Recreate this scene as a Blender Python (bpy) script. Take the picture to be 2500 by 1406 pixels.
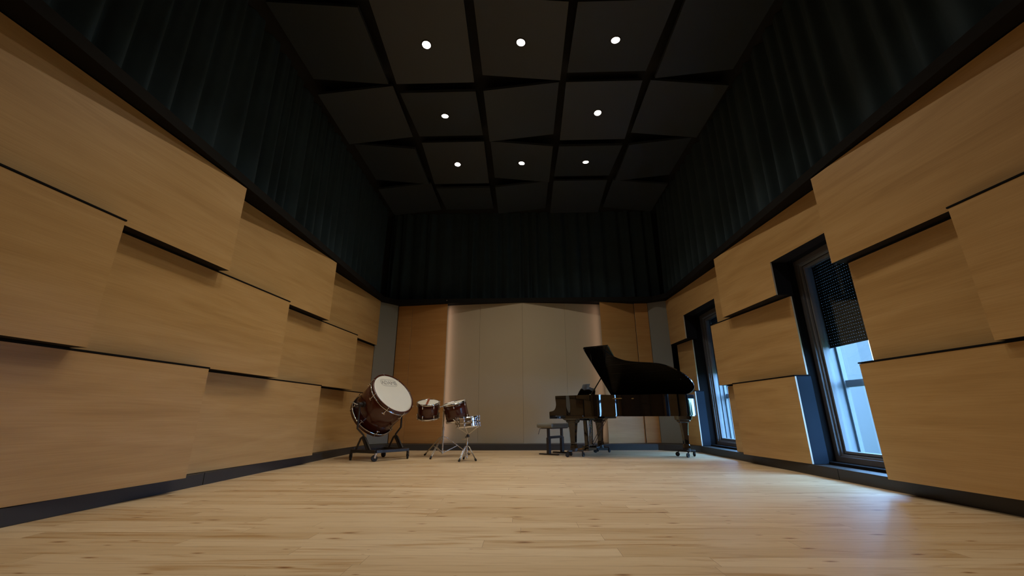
import bpy, math, random
from mathutils import Vector, Matrix
random.seed(7)
PI = math.pi
for o in list(bpy.data.objects):
    bpy.data.objects.remove(o, do_unlink=True)
scene = bpy.context.scene
col = scene.collection

# ------------------------------------------------------------------ camera
yaw, pitch, roll = 0.0252494, 0.30305165, -0.0032721
cy, sy, cp, sp = math.cos(yaw), math.sin(yaw), math.cos(pitch), math.sin(pitch)
fwd = Vector((-sy * cp, cy * cp, sp)); rgt = Vector((cy, sy, 0)); upv = rgt.cross(fwd)
cr, sr = math.cos(roll), math.sin(roll)
rgt, upv = cr * rgt + sr * upv, -sr * rgt + cr * upv
cam_d = bpy.data.cameras.new('camera'); cam = bpy.data.objects.new('camera', cam_d); col.objects.link(cam)
M = Matrix((rgt, upv, -fwd)).transposed().to_4x4(); M.translation = Vector((0, 0, 0.667))
cam.matrix_world = M
cam_d.sensor_width = 36; cam_d.lens = 1007.1 / 2500 * 36; cam_d.clip_start = 0.05; cam_d.clip_end = 200
scene.camera = cam

# ------------------------------------------------------------------ world, exposure
world = bpy.data.worlds.new('world'); scene.world = world; world.use_nodes = True
bg = world.node_tree.nodes['Background']
bg.inputs[0].default_value = (0.30, 0.57, 1.0, 1); bg.inputs[1].default_value = 26.0
vs = scene.view_settings
vs.view_transform = 'Standard'; vs.look = 'None'; vs.exposure = 0.0; vs.gamma = 1; vs.use_curve_mapping = False
SPOT_W = 99.0
SPOT_COL = (1.0, 0.89, 0.73)
LED_W = 1.3

# ------------------------------------------------------------------ key dimensions (metres)
Z0, Z1, Z2, Z3 = 3.254, 2.212, 1.166, 0.123      # ledge, panel row joints, panel bottom
ZC = 5.87                                         # ceiling
WX = 3.62                                         # side wall planes
YB, YF = -3.2, 10.12                                # wall behind the camera, end wall

# ------------------------------------------------------------------ helpers
class MB:
    def __init__(s):
        s.v = []; s.f = []; s.m = []; s.sm = []
    def add(s, vs_, fs, mi=0, smooth=False, T=None):
        n = len(s.v)
        s.v += [tuple(T @ Vector(p)) if T is not None else tuple(p) for p in vs_]
        for f in fs:
            s.f.append(tuple(n + i for i in f)); s.m.append(mi); s.sm.append(smooth)
        return s
    def box(s, lo, hi, mi=0, T=None):
        x0, y0, z0 = lo; x1, y1, z1 = hi
        v = [(x0,y0,z0),(x1,y0,z0),(x1,y1,z0),(x0,y1,z0),(x0,y0,z1),(x1,y0,z1),(x1,y1,z1),(x0,y1,z1)]
        return s.add(v, [(0,3,2,1),(4,5,6,7),(0,1,5,4),(1,2,6,5),(2,3,7,6),(3,0,4,7)], mi, False, T)
    def beam(s, p, q, w, h, mi=0, up=(0,0,1), T=None):
        p, q = Vector(p), Vector(q); d = (q - p); L = d.length; d.normalize()
        a = d.cross(Vector(up))
        if a.length < 1e-4: a = d.cross(Vector((1,0,0)))
        a.normalize(); b = a.cross(d)
        v = []
        for c in (p, q):
            for i, j in ((-1,-1),(1,-1),(1,1),(-1,1)):
                v.append(c + a * (i * w / 2) + b * (j * h / 2))
        return s.add(v, [(0,1,2,3),(7,6,5,4),(0,4,5,1),(1,5,6,2),(2,6,7,3),(3,7,4,0)], mi, False, T)
    def prism(s, poly, z0, z1, mi=0, T=None, smooth=False, side_mi=None):
        n = len(poly)
        v = [(x, y, z0) for x, y in poly] + [(x, y, z1) for x, y in poly]
        s.add(v, [tuple(range(n))[::-1], tuple(range(n, 2*n))], mi, False, T)
        return s.add(v, [(i, (i+1) % n, n + (i+1) % n, n + i) for i in range(n)], mi if side_mi is None else side_mi, smooth, T)
    def tube(s, pts, r, seg=12, mi=0, T=None, caps=True):
        pts = [Vector(p) for p in pts]; n = len(pts)
        rs = r if isinstance(r, (list, tuple)) else [r] * n
        vs_ = []; prev = None
        for i, p in enumerate(pts):
            if i == 0: d = pts[1] - p
            elif i == n - 1: d = p - pts[i-1]
            else: d = (pts[i+1] - p).normalized() + (p - pts[i-1]).normalized()
            d.normalize()
            if prev is None:
                a = d.cross(Vector((0,0,1)))
                if a.length < 1e-3: a = d.cross(Vector((0,1,0)))
            else:
                a = prev - d * prev.dot(d)
            a.normalize(); prev = a; b = d.cross(a)
            for k in range(seg):
                t = 2 * PI * k / seg
                vs_.append(p + (a * math.cos(t) + b * math.sin(t)) * rs[i])
        fs = [(i*seg + k, i*seg + (k+1) % seg, (i+1)*seg + (k+1) % seg, (i+1)*seg + k) for i in range(n-1) for k in range(seg)]
        s.add(vs_, fs, mi, True, T)
        if caps: s.add(vs_[:seg] + vs_[-seg:], [tuple(range(seg))[::-1], tuple(range(seg, 2*seg))], mi, False, T)
        return s
    def cyl(s, p, q, r, seg=16, mi=0, T=None, r2=None):
        return s.tube([p, q], [r, r if r2 is None else r2], seg, mi, T)
    def lathe(s, prof, seg=48, mi=0, T=None, smooth=True, close=False):
        n = len(prof)
        v = [(r * math.cos(2*PI*k/seg), r * math.sin(2*PI*k/seg), z) for r, z in prof for k in range(seg)]
        m = n if close else n - 1
        fs = [(i*seg + k, i*seg + (k+1) % seg, ((i+1) % n)*seg + (k+1) % seg, ((i+1) % n)*seg + k) for i in range(m) for k in range(seg)]
        return s.add(v, fs, mi, smooth, T)
    def disc(s, r, z, seg=48, mi=0, T=None, flip=False):
        v = [(r * math.cos(2*PI*k/seg), r * math.sin(2*PI*k/seg), z) for k in range(seg)]
        return s.add(v, [tuple(range(seg))[::-1] if flip else tuple(range(seg))], mi, False, T)
    def ball(s, c, r, seg=16, mi=0, T=None, sz=1.0):
        rings = 8
        prof = [(r * math.sin(PI*i/rings) + 1e-5, r * sz * -math.cos(PI*i/rings)) for i in range(rings+1)]
        TT = Matrix.Translation(Vector(c)) if T is None else T @ Matrix.Translation(Vector(c))
        return s.lathe(prof, seg, mi, TT)
    def build(s, name, mats, parent=None, origin=None, bevel=0, fix=True):
        me = bpy.data.meshes.new(name)
        vv = s.v
        if origin is not None:
            vv = [(x - origin[0], y - origin[1], z - origin[2]) for x, y, z in vv]
        me.from_pydata(vv, [], s.f)
        if not isinstance(mats, (list, tuple)): mats = [mats]
        for m in mats: me.materials.append(m)
        me.polygons.foreach_set('material_index', s.m)
        me.polygons.foreach_set('use_smooth', s.sm)
        me.update()
        if fix:
            import bmesh
            bm = bmesh.new(); bm.from_mesh(me); bmesh.ops.recalc_face_normals(bm, faces=bm.faces); bm.to_mesh(me); bm.free()
        o = bpy.data.objects.new(name, me); col.objects.link(o)
        if origin is not None: o.location = origin
        if parent is not None: o.parent = parent
        if bevel:
            b = o.modifiers.new('bevel', 'BEVEL'); b.width = bevel; b.segments = 2; b.limit_method = 'ANGLE'; b.angle_limit = math.radians(40)
        return o

def tag(o, label=None, cat=None, group=None, kind=None):
    if label: o['label'] = label
    if cat: o['category'] = cat
    if group: o['group'] = group
    if kind: o['kind'] = kind
    return o
def empty(name, loc=(0,0,0), rz=0, mat=None):
    o = bpy.data.objects.new(name, None); col.objects.link(o); o.empty_display_size = 0.1
    if mat is not None: o.matrix_world = mat
    else: o.location = loc; o.rotation_euler = (0, 0, rz)
    return o
def copy_tree(o, parent=None):
    c = o.copy(); col.objects.link(c)
    if parent is not None: c.parent = parent
    for ch in list(o.children): copy_tree(ch, c)
    return c
def frame(origin, zaxis, xhint=(1,0,0)):
    z = Vector(zaxis).normalized(); x = Vector(xhint); x = (x - z * x.dot(z)).normalized(); y = z.cross(x)
    m = Matrix((x, y, z)).transposed().to_4x4(); m.translation = Vector(origin); return m

# ------------------------------------------------------------------ materials
def mat(name, color, rough=0.5, metal=0.0, spec=None, coat=0.0, sheen=0.0, bump=None, vary=0.0, vscale=8.0):
    m = bpy.data.materials.new(name); m.use_nodes = True
    nt = m.node_tree; b = nt.nodes['Principled BSDF']
    b.inputs['Base Color'].default_value = (*color, 1); b.inputs['Roughness'].default_value = rough
    b.inputs['Metallic'].default_value = metal
    if spec is not None: b.inputs['Specular IOR Level'].default_value = spec
    if coat: b.inputs['Coat Weight'].default_value = coat; b.inputs['Coat Roughness'].default_value = 0.03
    if sheen: b.inputs['Sheen Weight'].default_value = sheen; b.inputs['Sheen Roughness'].default_value = 0.5
    tc = nt.nodes.new('ShaderNodeTexCoord')
    if vary:
        n = nt.nodes.new('ShaderNodeTexNoise'); n.inputs['Scale'].default_value = vscale; n.inputs['Detail'].default_value = 4
        nt.links.new(tc.outputs['Object'], n.inputs['Vector'])
        mx = nt.nodes.new('ShaderNodeMix'); mx.data_type = 'RGBA'
        mx.inputs[6].default_value = (*[c * (1 - vary) for c in color], 1); mx.inputs[7].default_value = (*[min(1, c * (1 + vary)) for c in color], 1)
        nt.links.new(n.outputs['Fac'], mx.inputs[0]); nt.links.new(mx.outputs[2], b.inputs['Base Color'])
    if bump:
        n = nt.nodes.new('ShaderNodeTexNoise'); n.inputs['Scale'].default_value = bump[0]; n.inputs['Detail'].default_value = 3
        nt.links.new(tc.outputs['Object'], n.inputs['Vector'])
        bp = nt.nodes.new('ShaderNodeBump'); bp.inputs['Strength'].default_value = bump[1]; bp.inputs['Distance'].default_value = 0.01
        nt.links.new(n.outputs['Fac'], bp.inputs['Height']); nt.links.new(bp.outputs[0], b.inputs['Normal'])
    return m

def ramp(nt, pts):
    r = nt.nodes.new('ShaderNodeValToRGB'); e = r.color_ramp.elements
    e[0].position, e[0].color = pts[0][0], (*pts[0][1], 1); e[1].position, e[1].color = pts[-1][0], (*pts[-1][1], 1)
    for p, c in pts[1:-1]:
        k = e.new(p); k.color = (*c, 1)
    return r
def mixc(nt, mode, fac, a, b):
    mx = nt.nodes.new('ShaderNodeMix'); mx.data_type = 'RGBA'; mx.blend_type = mode
    for sock, v in ((mx.inputs[0], fac), (mx.inputs[6], a), (mx.inputs[7], b)):
        if hasattr(v, 'links'): nt.links.new(v, sock)
        elif isinstance(v, tuple): sock.default_value = (*v, 1)
        else: sock.default_value = v
    return mx.outputs[2]

def veneer(name, ca, cb, cc, axis='h', rough=0.42):
    m = bpy.data.materials.new(name); m.use_nodes = True; nt = m.node_tree; b = nt.nodes['Principled BSDF']
    tc = nt.nodes.new('ShaderNodeTexCoord'); oi = nt.nodes.new('ShaderNodeObjectInfo')
    sc = nt.nodes.new('ShaderNodeVectorMath'); sc.operation = 'ADD'
    cx = nt.nodes.new('ShaderNodeCombineXYZ')
    mul = nt.nodes.new('ShaderNodeMath'); mul.operation = 'MULTIPLY'; mul.inputs[1].default_value = 37.0
    nt.links.new(oi.outputs['Random'], mul.inputs[0])
    for i in range(3): nt.links.new(mul.outputs[0], cx.inputs[i])
    nt.links.new(tc.outputs['Object'], sc.inputs[0]); nt.links.new(cx.outputs[0], sc.inputs[1])
    def noise(scale, s, detail=5, dist=0.0):
        mp = nt.nodes.new('ShaderNodeMapping'); mp.inputs['Scale'].default_value = scale
        nt.links.new(sc.outputs[0], mp.inputs['Vector'])
        n = nt.nodes.new('ShaderNodeTexNoise'); n.inputs['Scale'].default_value = s; n.inputs['Detail'].default_value = detail; n.inputs['Distortion'].default_value = dist
        nt.links.new(mp.outputs[0], n.inputs['Vector']); return n.outputs['Fac']
    broad = noise((0.5, 0.5, 5), 1.6, 4, 0.6)
    fine = noise((1.2, 1.2, 70), 2.0, 6, 0.1)
    r1 = ramp(nt, [(0.3, ca), (0.5, cb), (0.72, cc)]); nt.links.new(broad, r1.inputs[0])
    r2 = ramp(nt, [(0.3, (0.88, 0.86, 0.83)), (0.6, (1, 1, 1))]); nt.links.new(fine, r2.inputs[0])
    c = mixc(nt, 'MULTIPLY', 0.8, r1.outputs[0], r2.outputs[0])
    nt.links.new(c, b.inputs['Base Color']); b.inputs['Roughness'].default_value = rough
    b.inputs['Specular IOR Level'].default_value = 0.35
    return m

def floor_material():
    m = bpy.data.materials.new('oak floor boards'); m.use_nodes = True; nt = m.node_tree; b = nt.nodes['Principled BSDF']
    tc = nt.nodes.new('ShaderNodeTexCoord')
    br = nt.nodes.new('ShaderNodeTexBrick'); br.offset = 0.0; br.offset_frequency = 2
    br.inputs['Scale'].default_value = 1; br.inputs['Brick Width'].default_value = 1.7; br.inputs['Row Height'].default_value = 0.14
    br.inputs['Mortar Size'].default_value = 0.0012; br.inputs['Mortar Smooth'].default_value = 0.3
    br.inputs['Color1'].default_value = (0, 0, 0, 1); br.inputs['Color2'].default_value = (1, 1, 1, 1); br.inputs['Mortar'].default_value = (0.5, 0.5, 0.5, 1)
    # every row of boards starts at its own place
    sx = nt.nodes.new('ShaderNodeSeparateXYZ'); nt.links.new(tc.outputs['Object'], sx.inputs[0])
    rw = nt.nodes.new('ShaderNodeMath'); rw.operation = 'DIVIDE'; rw.inputs[1].default_value = 0.14; nt.links.new(sx.outputs[1], rw.inputs[0])
    fl = nt.nodes.new('ShaderNodeMath'); fl.operation = 'FLOOR'; nt.links.new(rw.outputs[0], fl.inputs[0])
    wn = nt.nodes.new('ShaderNodeTexWhiteNoise'); wn.noise_dimensions = '1D'; nt.links.new(fl.outputs[0], wn.inputs['W'])
    ma = nt.nodes.new('ShaderNodeMath'); ma.operation = 'MULTIPLY_ADD'; ma.inputs[1].default_value = 9.7; nt.links.new(wn.outputs['Value'], ma.inputs[0]); nt.links.new(sx.outputs[0], ma.inputs[2])
    cb = nt.nodes.new('ShaderNodeCombineXYZ'); nt.links.new(ma.outputs[0], cb.inputs[0]); nt.links.new(sx.outputs[1], cb.inputs[1])
    nt.links.new(cb.outputs[0], br.inputs['Vector'])
    def noise(scale, s, detail=5, dist=0.0, off=None):
        mp = nt.nodes.new('ShaderNodeMapping'); mp.inputs['Scale'].default_value = scale
        nt.links.new(tc.outputs['Object'], mp.inputs['Vector'])
        v = mp.outputs[0]
        if off:
            ad = nt.nodes.new('ShaderNodeVectorMath'); ad.operation = 'MULTIPLY_ADD'
            nt.links.new(br.outputs['Color'], ad.inputs[0]); ad.inputs[1].default_value = (9, 9, 9); nt.links.new(v, ad.inputs[2]); v = ad.outputs[0]
        n = nt.nodes.new('ShaderNodeTexNoise'); n.inputs['Scale'].default_value = s; n.inputs['Detail'].default_value = detail; n.inputs['Distortion'].default_value = dist
        nt.links.new(v, n.inputs['Vector']); return n.outputs['Fac']
    tone = ramp(nt, [(0.0, (0.58, 0.415, 0.235)), (0.5, (0.65, 0.485, 0.295)), (1.0, (0.71, 0.55, 0.355))])
    nt.links.new(br.outputs['Color'], tone.inputs[0])
    streak = ramp(nt, [(0.30, (0.74, 0.62, 0.48)), (0.48, (1, 1, 1)), (0.75, (1.04, 1.04, 1.03))])
    nt.links.new(noise((0.9, 9, 1), 1.5, 6, 1.2, True), streak.inputs[0])
    fine = ramp(nt, [(0.3, (0.86, 0.82, 0.76)), (0.6, (1, 1, 1))]); nt.links.new(noise((2, 60, 1), 3, 5, 0.2, True), fine.inputs[0])
    mp = nt.nodes.new('ShaderNodeMapping'); mp.inputs['Scale'].default_value = (1.9, 6.2, 1); nt.links.new(tc.outputs['Object'], mp.inputs['Vector'])
    vo = nt.nodes.new('ShaderNodeTexVoronoi'); vo.voronoi_dimensions = '2D'; vo.inputs['Scale'].default_value = 1.0; vo.inputs['Randomness'].default_value = 1.0
    nt.links.new(mp.outputs[0], vo.inputs['Vector'])
    sep = nt.nodes.new('ShaderNodeSeparateColor'); nt.links.new(vo.outputs['Color'], sep.inputs[0])
    # knot radius varies per cell
    mr = nt.nodes.new('ShaderNodeMapRange'); mr.inputs[1].default_value = 0.35; mr.inputs[2].default_value = 1.0; mr.inputs[3].default_value = 0.01; mr.inputs[4].default_value = 0.13
    nt.links.new(sep.outputs[0], mr.inputs[0])
    dv = nt.nodes.new('ShaderNodeMath'); dv.operation = 'DIVIDE'; nt.links.new(vo.outputs['Distance'], dv.inputs[0]); nt.links.new(mr.outputs[0], dv.inputs[1])
    knot = ramp(nt, [(0.0, (0.25, 0.17, 0.11)), (0.40, (0.60, 0.46, 0.34)), (1.0, (1, 1, 1))]); nt.links.new(dv.outputs[0], knot.inputs[0])
    c = mixc(nt, 'MULTIPLY', 1.0, tone.outputs[0], streak.outputs[0])
    c = mixc(nt, 'MULTIPLY', 0.7, c, fine.outputs[0])
    c = mixc(nt, 'MULTIPLY', 1.0, c, knot.outputs[0])
    c = mixc(nt, 'MIX', br.outputs['Fac'], c, (0.30, 0.20, 0.11))
    nt.links.new(c, b.inputs['Base Color'])
    b.inputs['Roughness'].default_value = 0.42; b.inputs['Specular IOR Level'].default_value = 0.45
    return m

V_A = veneer('oak veneer', (0.44, 0.262, 0.098), (0.50, 0.308, 0.122), (0.55, 0.348, 0.148))
V_B = veneer('oak veneer end wall', (0.46, 0.225, 0.072), (0.50, 0.25, 0.083), (0.54, 0.285, 0.10))
M_floor = floor_material()
M_dark = mat('black stained board', (0.012, 0.010, 0.009), 0.7, spec=0.2)
M_ledge = mat('dark brown ledge board', (0.010, 0.009, 0.008), 0.85, spec=0.12, vary=0.15)
M_base = mat('anthracite skirting', (0.030, 0.029, 0.028), 0.5, vary=0.1)
M_edge = mat('pale birch edge', (0.62, 0.53, 0.42), 0.5)
M_niche = mat('black felt liner', (0.008, 0.008, 0.009), 0.9, spec=0.1)
M_reveal = mat('dark reveal board tinted daylight blue', (0.013, 0.021, 0.032), 0.85, spec=0.15)  # blue of the window light is mixed into this base colour
M_curtain = mat('dark teal velvet', (0.021, 0.041, 0.052), 0.95, sheen=0.0, vary=0.25, vscale=3)
M_ceil = mat('black ceiling', (0.010, 0.010, 0.010), 0.9)
M_cpanel = mat('charcoal acoustic felt', (0.034, 0.042, 0.050), 0.42, bump=(180, 0.2))
M_screen = mat('warm grey plaster', (0.39, 0.32, 0.22), 0.85, vary=0.03, vscale=2)
M_pilaster = mat('grey acoustic board', (0.23, 0.225, 0.20), 0.9)
M_wallback = mat('dark wall lining', (0.02, 0.019, 0.018), 0.9)
M_white = mat('pale grey window metal', (0.15, 0.16, 0.17), 0.4)
M_frame = mat('grey window frame', (0.085, 0.083, 0.085), 0.45)
M_shutter = mat('dark green grey shutter slat', (0.007, 0.009, 0.007), 0.6, spec=0.2)
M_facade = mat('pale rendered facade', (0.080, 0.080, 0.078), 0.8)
M_grass = mat('lawn', (0.05, 0.10, 0.02), 0.9, vary=0.4, vscale=20)
M_hedge = mat('hedge leaves', (0.03, 0.08, 0.02), 0.8, vary=0.6, vscale=12)
M_piano = mat('black polyester lacquer', (0.0035, 0.0033, 0.0032), 0.04, spec=0.6, coat=0.5)
M_brass = mat('brass', (0.75, 0.55, 0.25), 0.22, 1.0)
M_iron = mat('gold bronze iron plate', (0.20, 0.13, 0.05), 0.45, 0.9)
M_spruce = mat('spruce soundboard', (0.25, 0.15, 0.06), 0.4)
M_ivory = mat('white keys', (0.8, 0.78, 0.72), 0.2)
M_chrome = mat('chrome', (0.78, 0.78, 0.80), 0.10, 1.0)
M_steel = mat('satin chrome tube', (0.62, 0.60, 0.57), 0.22, 1.0)
M_rubber = mat('black rubber', (0.012, 0.012, 0.012), 0.7)
M_blackmetal = mat('black powder coated steel', (0.022, 0.019, 0.018), 0.38)
M_shell = mat('dark mahogany lacquer', (0.058, 0.011, 0.005), 0.22, coat=0.3, vary=0.3, vscale=4)
M_head = mat('white drum skin', (0.72, 0.70, 0.62), 0.5, vary=0.06, vscale=5)
M_ink = mat('grey print', (0.10, 0.10, 0.11), 0.6)
M_seat = mat('grey leather seat', (0.17, 0.17, 0.15), 0.45)
M_stick = mat('reddish brown stick', (0.34, 0.085, 0.03), 0.4)
M_wire = mat('black wire', (0.01, 0.01, 0.01), 0.5)
M_paper = mat('sheet music paper', (0.55, 0.55, 0.50), 0.5)

def emis(name, color, s):
    m = bpy.data.materials.new(name); m.use_nodes = True; nt = m.node_tree
    nt.nodes.remove(nt.nodes['Principled BSDF']); e = nt.nodes.new('ShaderNodeEmission')
    e.inputs[0].default_value = (*color, 1); e.inputs[1].default_value = s
    nt.links.new(e.outputs[0], nt.nodes['Material Output'].inputs[0]); return m
M_lamp = emis('lamp lens', (1.0, 0.93, 0.84), 25)
M_led = emis('led strip', (1.0, 0.70, 0.58), 2)
def glass_mat():
    m = bpy.data.materials.new('window glass'); m.use_nodes = True; nt = m.node_tree
    nt.nodes.remove(nt.nodes['Principled BSDF'])
    t = nt.nodes.new('ShaderNodeBsdfTransparent'); t.inputs[0].default_value = (0.86, 0.92, 0.95, 1)
    g = nt.nodes.new('ShaderNodeBsdfGlossy'); g.inputs['Roughness'].default_value = 0.0
    ge = nt.nodes.new('ShaderNodeNewGeometry'); dt = nt.nodes.new('ShaderNodeVectorMath'); dt.operation = 'DOT_PRODUCT'
    nt.links.new(ge.outputs['Normal'], dt.inputs[0]); nt.links.new(ge.outputs['Incoming'], dt.inputs[1])
    ab = nt.nodes.new('ShaderNodeMath'); ab.operation = 'ABSOLUTE'; nt.links.new(dt.outputs['Value'], ab.inputs[0])
    om = nt.nodes.new('ShaderNodeMath'); om.operation = 'SUBTRACT'; om.inputs[0].default_value = 1.0; nt.links.new(ab.outputs[0], om.inputs[1])
    pw = nt.nodes.new('ShaderNodeMath'); pw.operation = 'POWER'; pw.inputs[1].default_value = 5.0; nt.links.new(om.outputs[0], pw.inputs[0])
    mu = nt.nodes.new('ShaderNodeMath'); mu.operation = 'MULTIPLY_ADD'; mu.inputs[1].default_value = 0.9; mu.inputs[2].default_value = 0.07; mu.use_clamp = True
    nt.links.new(pw.outputs[0], mu.inputs[0])
    mx = nt.nodes.new('ShaderNodeMixShader'); nt.links.new(mu.outputs[0], mx.inputs[0]); nt.links.new(t.outputs[0], mx.inputs[1]); nt.links.new(g.outputs[0], mx.inputs[2])
    nt.links.new(mx.outputs[0], nt.nodes['Material Output'].inputs[0]); return m
M_glass = glass_mat()

# ================================================================== the room shell
b = MB(); b.box((-4.2, YB - 0.2, -0.15), (3.62, YF + 0.2, 0.0)); tag(b.build('floor', M_floor), kind='structure')
b = MB(); b.box((-4.2, YB - 0.2, ZC), (4.2, YF + 0.2, ZC + 0.15)); tag(b.build('ceiling', M_ceil), kind='structure')
# left wall: dark lining, and plain wood lining beside and behind the camera
b = MB(); b.box((-WX - 0.2, YB, 0), (-WX, YF, ZC))
tag(b.build('wall_left', [M_wallback, V_A]), kind='structure')
b = MB()
for z0, z1, y1 in ((Z3, Z2 - .02, 1.72), (Z2, Z1 - .02, 0.48), (Z1, Z0 - .02, 1.72)):
    b.prism([(-WX, YB), (-3.30, YB), (-3.24, y1), (-WX, y1)], z0, z1, 0)
tag(b.build('trim_4', V_A), kind='structure')
# window openings in the right wall (y0, y1, z0, z1)
WIN = [(7.22, 8.62), (4.02, 5.44)]
WZ0, WZ1 = 0.148, 2.69
b = MB()
ys = [YB, 4.02, 5.44, 7.22, 8.62, YF]
for i in range(5):
    if i % 2 == 0: b.box((WX, ys[i], -0.15), (4.10, ys[i+1], ZC))
    else:
        b.box((WX, ys[i], -0.15), (4.10, ys[i+1], WZ0)); b.box((WX, ys[i], WZ1), (4.10, ys[i+1], ZC))
tag(b.build('wall_right', [M_niche, V_A]), kind='structure')
b = MB()
for z0, z1, y1 in ((Z3, Z2 - .02, 1.72), (Z2, Z1 - .02, 0.48), (Z1, Z0 - .02, 1.72)):
    b.prism([(WX, YB), (WX, y1), (3.30, y1), (3.36, YB)], z0, z1, 0)
tag(b.build('trim_5', V_A), kind='structure')
b = MB(); b.box((-3.8, YF, 0), (4.1, YF + 0.2, ZC)); tag(b.build('wall_end', M_wallback), kind='structure')
b = MB(); b.box((-3.8, YB - 0.2, 0), (4.1, YB, ZC)); b.box((-3.5, YB, 0.0), (3.5, YB + .05, Z0), 1)
tag(b.build('wall_back', [M_wallback, V_A]), kind='structure')

# skirting
GL, GR = 4.62, 4.98
b = MB()
b.box((-WX, YB, 0), (-3.346, GL, 0.118)); b.box((-WX, GL, 0), (-3.356, GL + .008, 0.112))
b.prism([(-WX, GL + .008), (-3.346, GL + .008), (-3.346, 8.60), (-2.92, 9.275), (-2.92, YF), (-WX, YF)], 0, 0.118)
tag(b.build('baseboard_left', M_base, bevel=0.003), kind='structure')
b = MB(); b.prism([(-2.92, YF), (-2.92, 9.275), (2.80, 9.245), (2.80, YF)], 0, 0.118)
tag(b.build('baseboard_end', M_base, bevel=0.003), kind='structure')
b = MB()
b.box((3.423, YB, 0), (WX, GR, 0.118)); b.box((3.433, GR, 0), (WX, GR + .008, 0.112))
b.prism([(WX, YF), (2.80, YF), (2.80, 9.245), (3.423, 8.62), (3.423, GR + .008), (WX, GR + .008)], 0, 0.118)
tag(b.build('baseboard_right', M_base, bevel=0.003), kind='structure')

# ledge that carries the curtains
LT = 3.36
b = MB(); b.prism([(-WX, YB), (-3.212, YB), (-3.212, 9.18), (-3.02, 9.42), (-3.02, YF), (-WX, YF)], Z0, LT); tag(b.build('trim_1', M_ledge), kind='structure')
b = MB(); b.prism([(-3.02, YF), (-3.02, 9.42), (3.05, 9.40), (3.05, YF)], Z0, LT); tag(b.build('trim_2', M_ledge), kind='structure')
b = MB(); b.prism([(WX, YF), (3.05, YF), (3.05, 9.40), (3.292, 9.12), (3.292, YB), (WX, YB)], Z0, LT); tag(b.build('trim_3', M_ledge), kind='structure')

# ------------------------------------------------------------------ wood wall panels (tilted so that the far edge stands proud)
def side_panel(sgn, y0, x0, y1, x1, poly, label, group):
    """poly: outline in (y, z); face runs from x0 at y0 to x1 at y1"""
    X = lambda y, d=0.0: sgn * (x0 + (x1 - x0) * (y - y0) / (y1 - y0) + d)
    oy = (poly[0][0] + poly[1][0]) / 2; org = (X(oy), oy, min(z for _, z in poly))
    n = len(poly); T = 0.019
    v = [(X(y), y, z) for y, z in poly] + [(X(y, T), y, z) for y, z in poly]
    bb = MB(); bb.add(v, [tuple(range(n))], 0); bb.add(v, [tuple(range(n, 2*n))[::-1]], 2)
    for i in range(n):
        j = (i + 1) % n
        vertical = abs(poly[i][0] - poly[j][0]) < 1e-5
        bb.add(v, [(i, n + i, n + j, j)], 1 if vertical else 2)
    o = bb.build('acoustic_diffuser', [V_A, M_edge, M_dark], origin=org)
    tag(o, label, 'wall panel', group)
    # carcass behind the board
    cyy = sum(p[0] for p in poly) / n; czz = sum(p[1] for p in poly) / n
    v = [(X(y, T), y, z) for y, z in poly] + [(sgn * WX, y, z) for y, z in poly]
    cb = MB(); cb.add(v, [tuple(range(n)), tuple(range(n, 2*n))[::-1]], 0)
    for i in range(n):
        j = (i + 1) % n
        vertical = abs(poly[i][0] - poly[j][0]) < 1e-5
        cb.add(v, [(i, n + i, n + j, j)], 1 if vertical else 0)
    c = cb.build('carcass', [M_dark, M_reveal if poly[0][1] < .5 else M_niche]); c.data.transform(Matrix.Translation(-Vector(org))); c.parent = o  # bottom-row sides take the board colour with daylight painted in
    if abs(max(z for _, z in poly) + .02 - Z0) > .1:
        ya, yb = min(y for y, _ in poly), max(y for y, _ in poly); zt = max(z for _, z in poly)
        kb = MB(); kb.prism([(X(ya, -.005), ya), (X(yb, -.005), yb + .008), (sgn * (WX - .01), yb + .008), (sgn * (WX - .01), ya)], zt + .004, zt + .017)
        k_ = kb.build('cap_board', M_niche); k_.data.transform(Matrix.Translation(-Vector(org))); k_.parent = o
    return o
def rect(y0, y1, z0, z1, g=0.020): return [(y0, z0), (y1, z0), (y1, z1 - g), (y0, z1 - g)]
GLW = 'tilted oak panels on the left wall'; GRW = 'tilted oak panels on the right wall'
NL, FL_ = 3.45, 3.215
for y0, y1, x0, x1, z0, z1, lab in (
    (1.74, 4.19, 3.45, FL_, Z1, Z0, 'nearest oak panel in the top row on the left wall, under the curtain ledge'),
    (4.19, 6.64, NL, FL_, Z1, Z0, 'middle oak panel in the top row on the left wall'),
    (6.64, 9.13, 3.47, 3.27, Z1, Z0, 'farthest oak panel in the top row on the left wall, beside the grey corner'),
    (0.50, 2.955, NL, FL_, Z2, Z1, 'nearest oak panel in the middle row on the left wall, cut by the photo edge'),
    (2.955, 5.43, NL, FL_, Z2, Z1, 'long oak panel second from the near end of the left wall middle row'),
    (5.43, 7.88, NL, FL_, Z2, Z1, 'oak panel third from the near end of the left wall middle row'),
    (7.88, 9.17, 3.45, 3.34, Z2, Z1, 'short shaded oak panel at the far end of the left wall middle row'),
    (1.74, 4.20, NL, FL_, Z3, Z2, 'nearest oak panel in the bottom row on the left wall, largest in view'),
    (4.20, 6.66, NL, FL_, Z3, Z2, 'middle oak panel in the bottom row on the left wall'),
    (6.66, 9.12, NL, 3.30, Z3, Z2, 'farthest oak panel in the bottom row on the left wall, behind the bass drum')):
    side_panel(-1, y0, x0, y1, x1, rect(y0, y1, z0, z1), lab, GLW)
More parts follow.
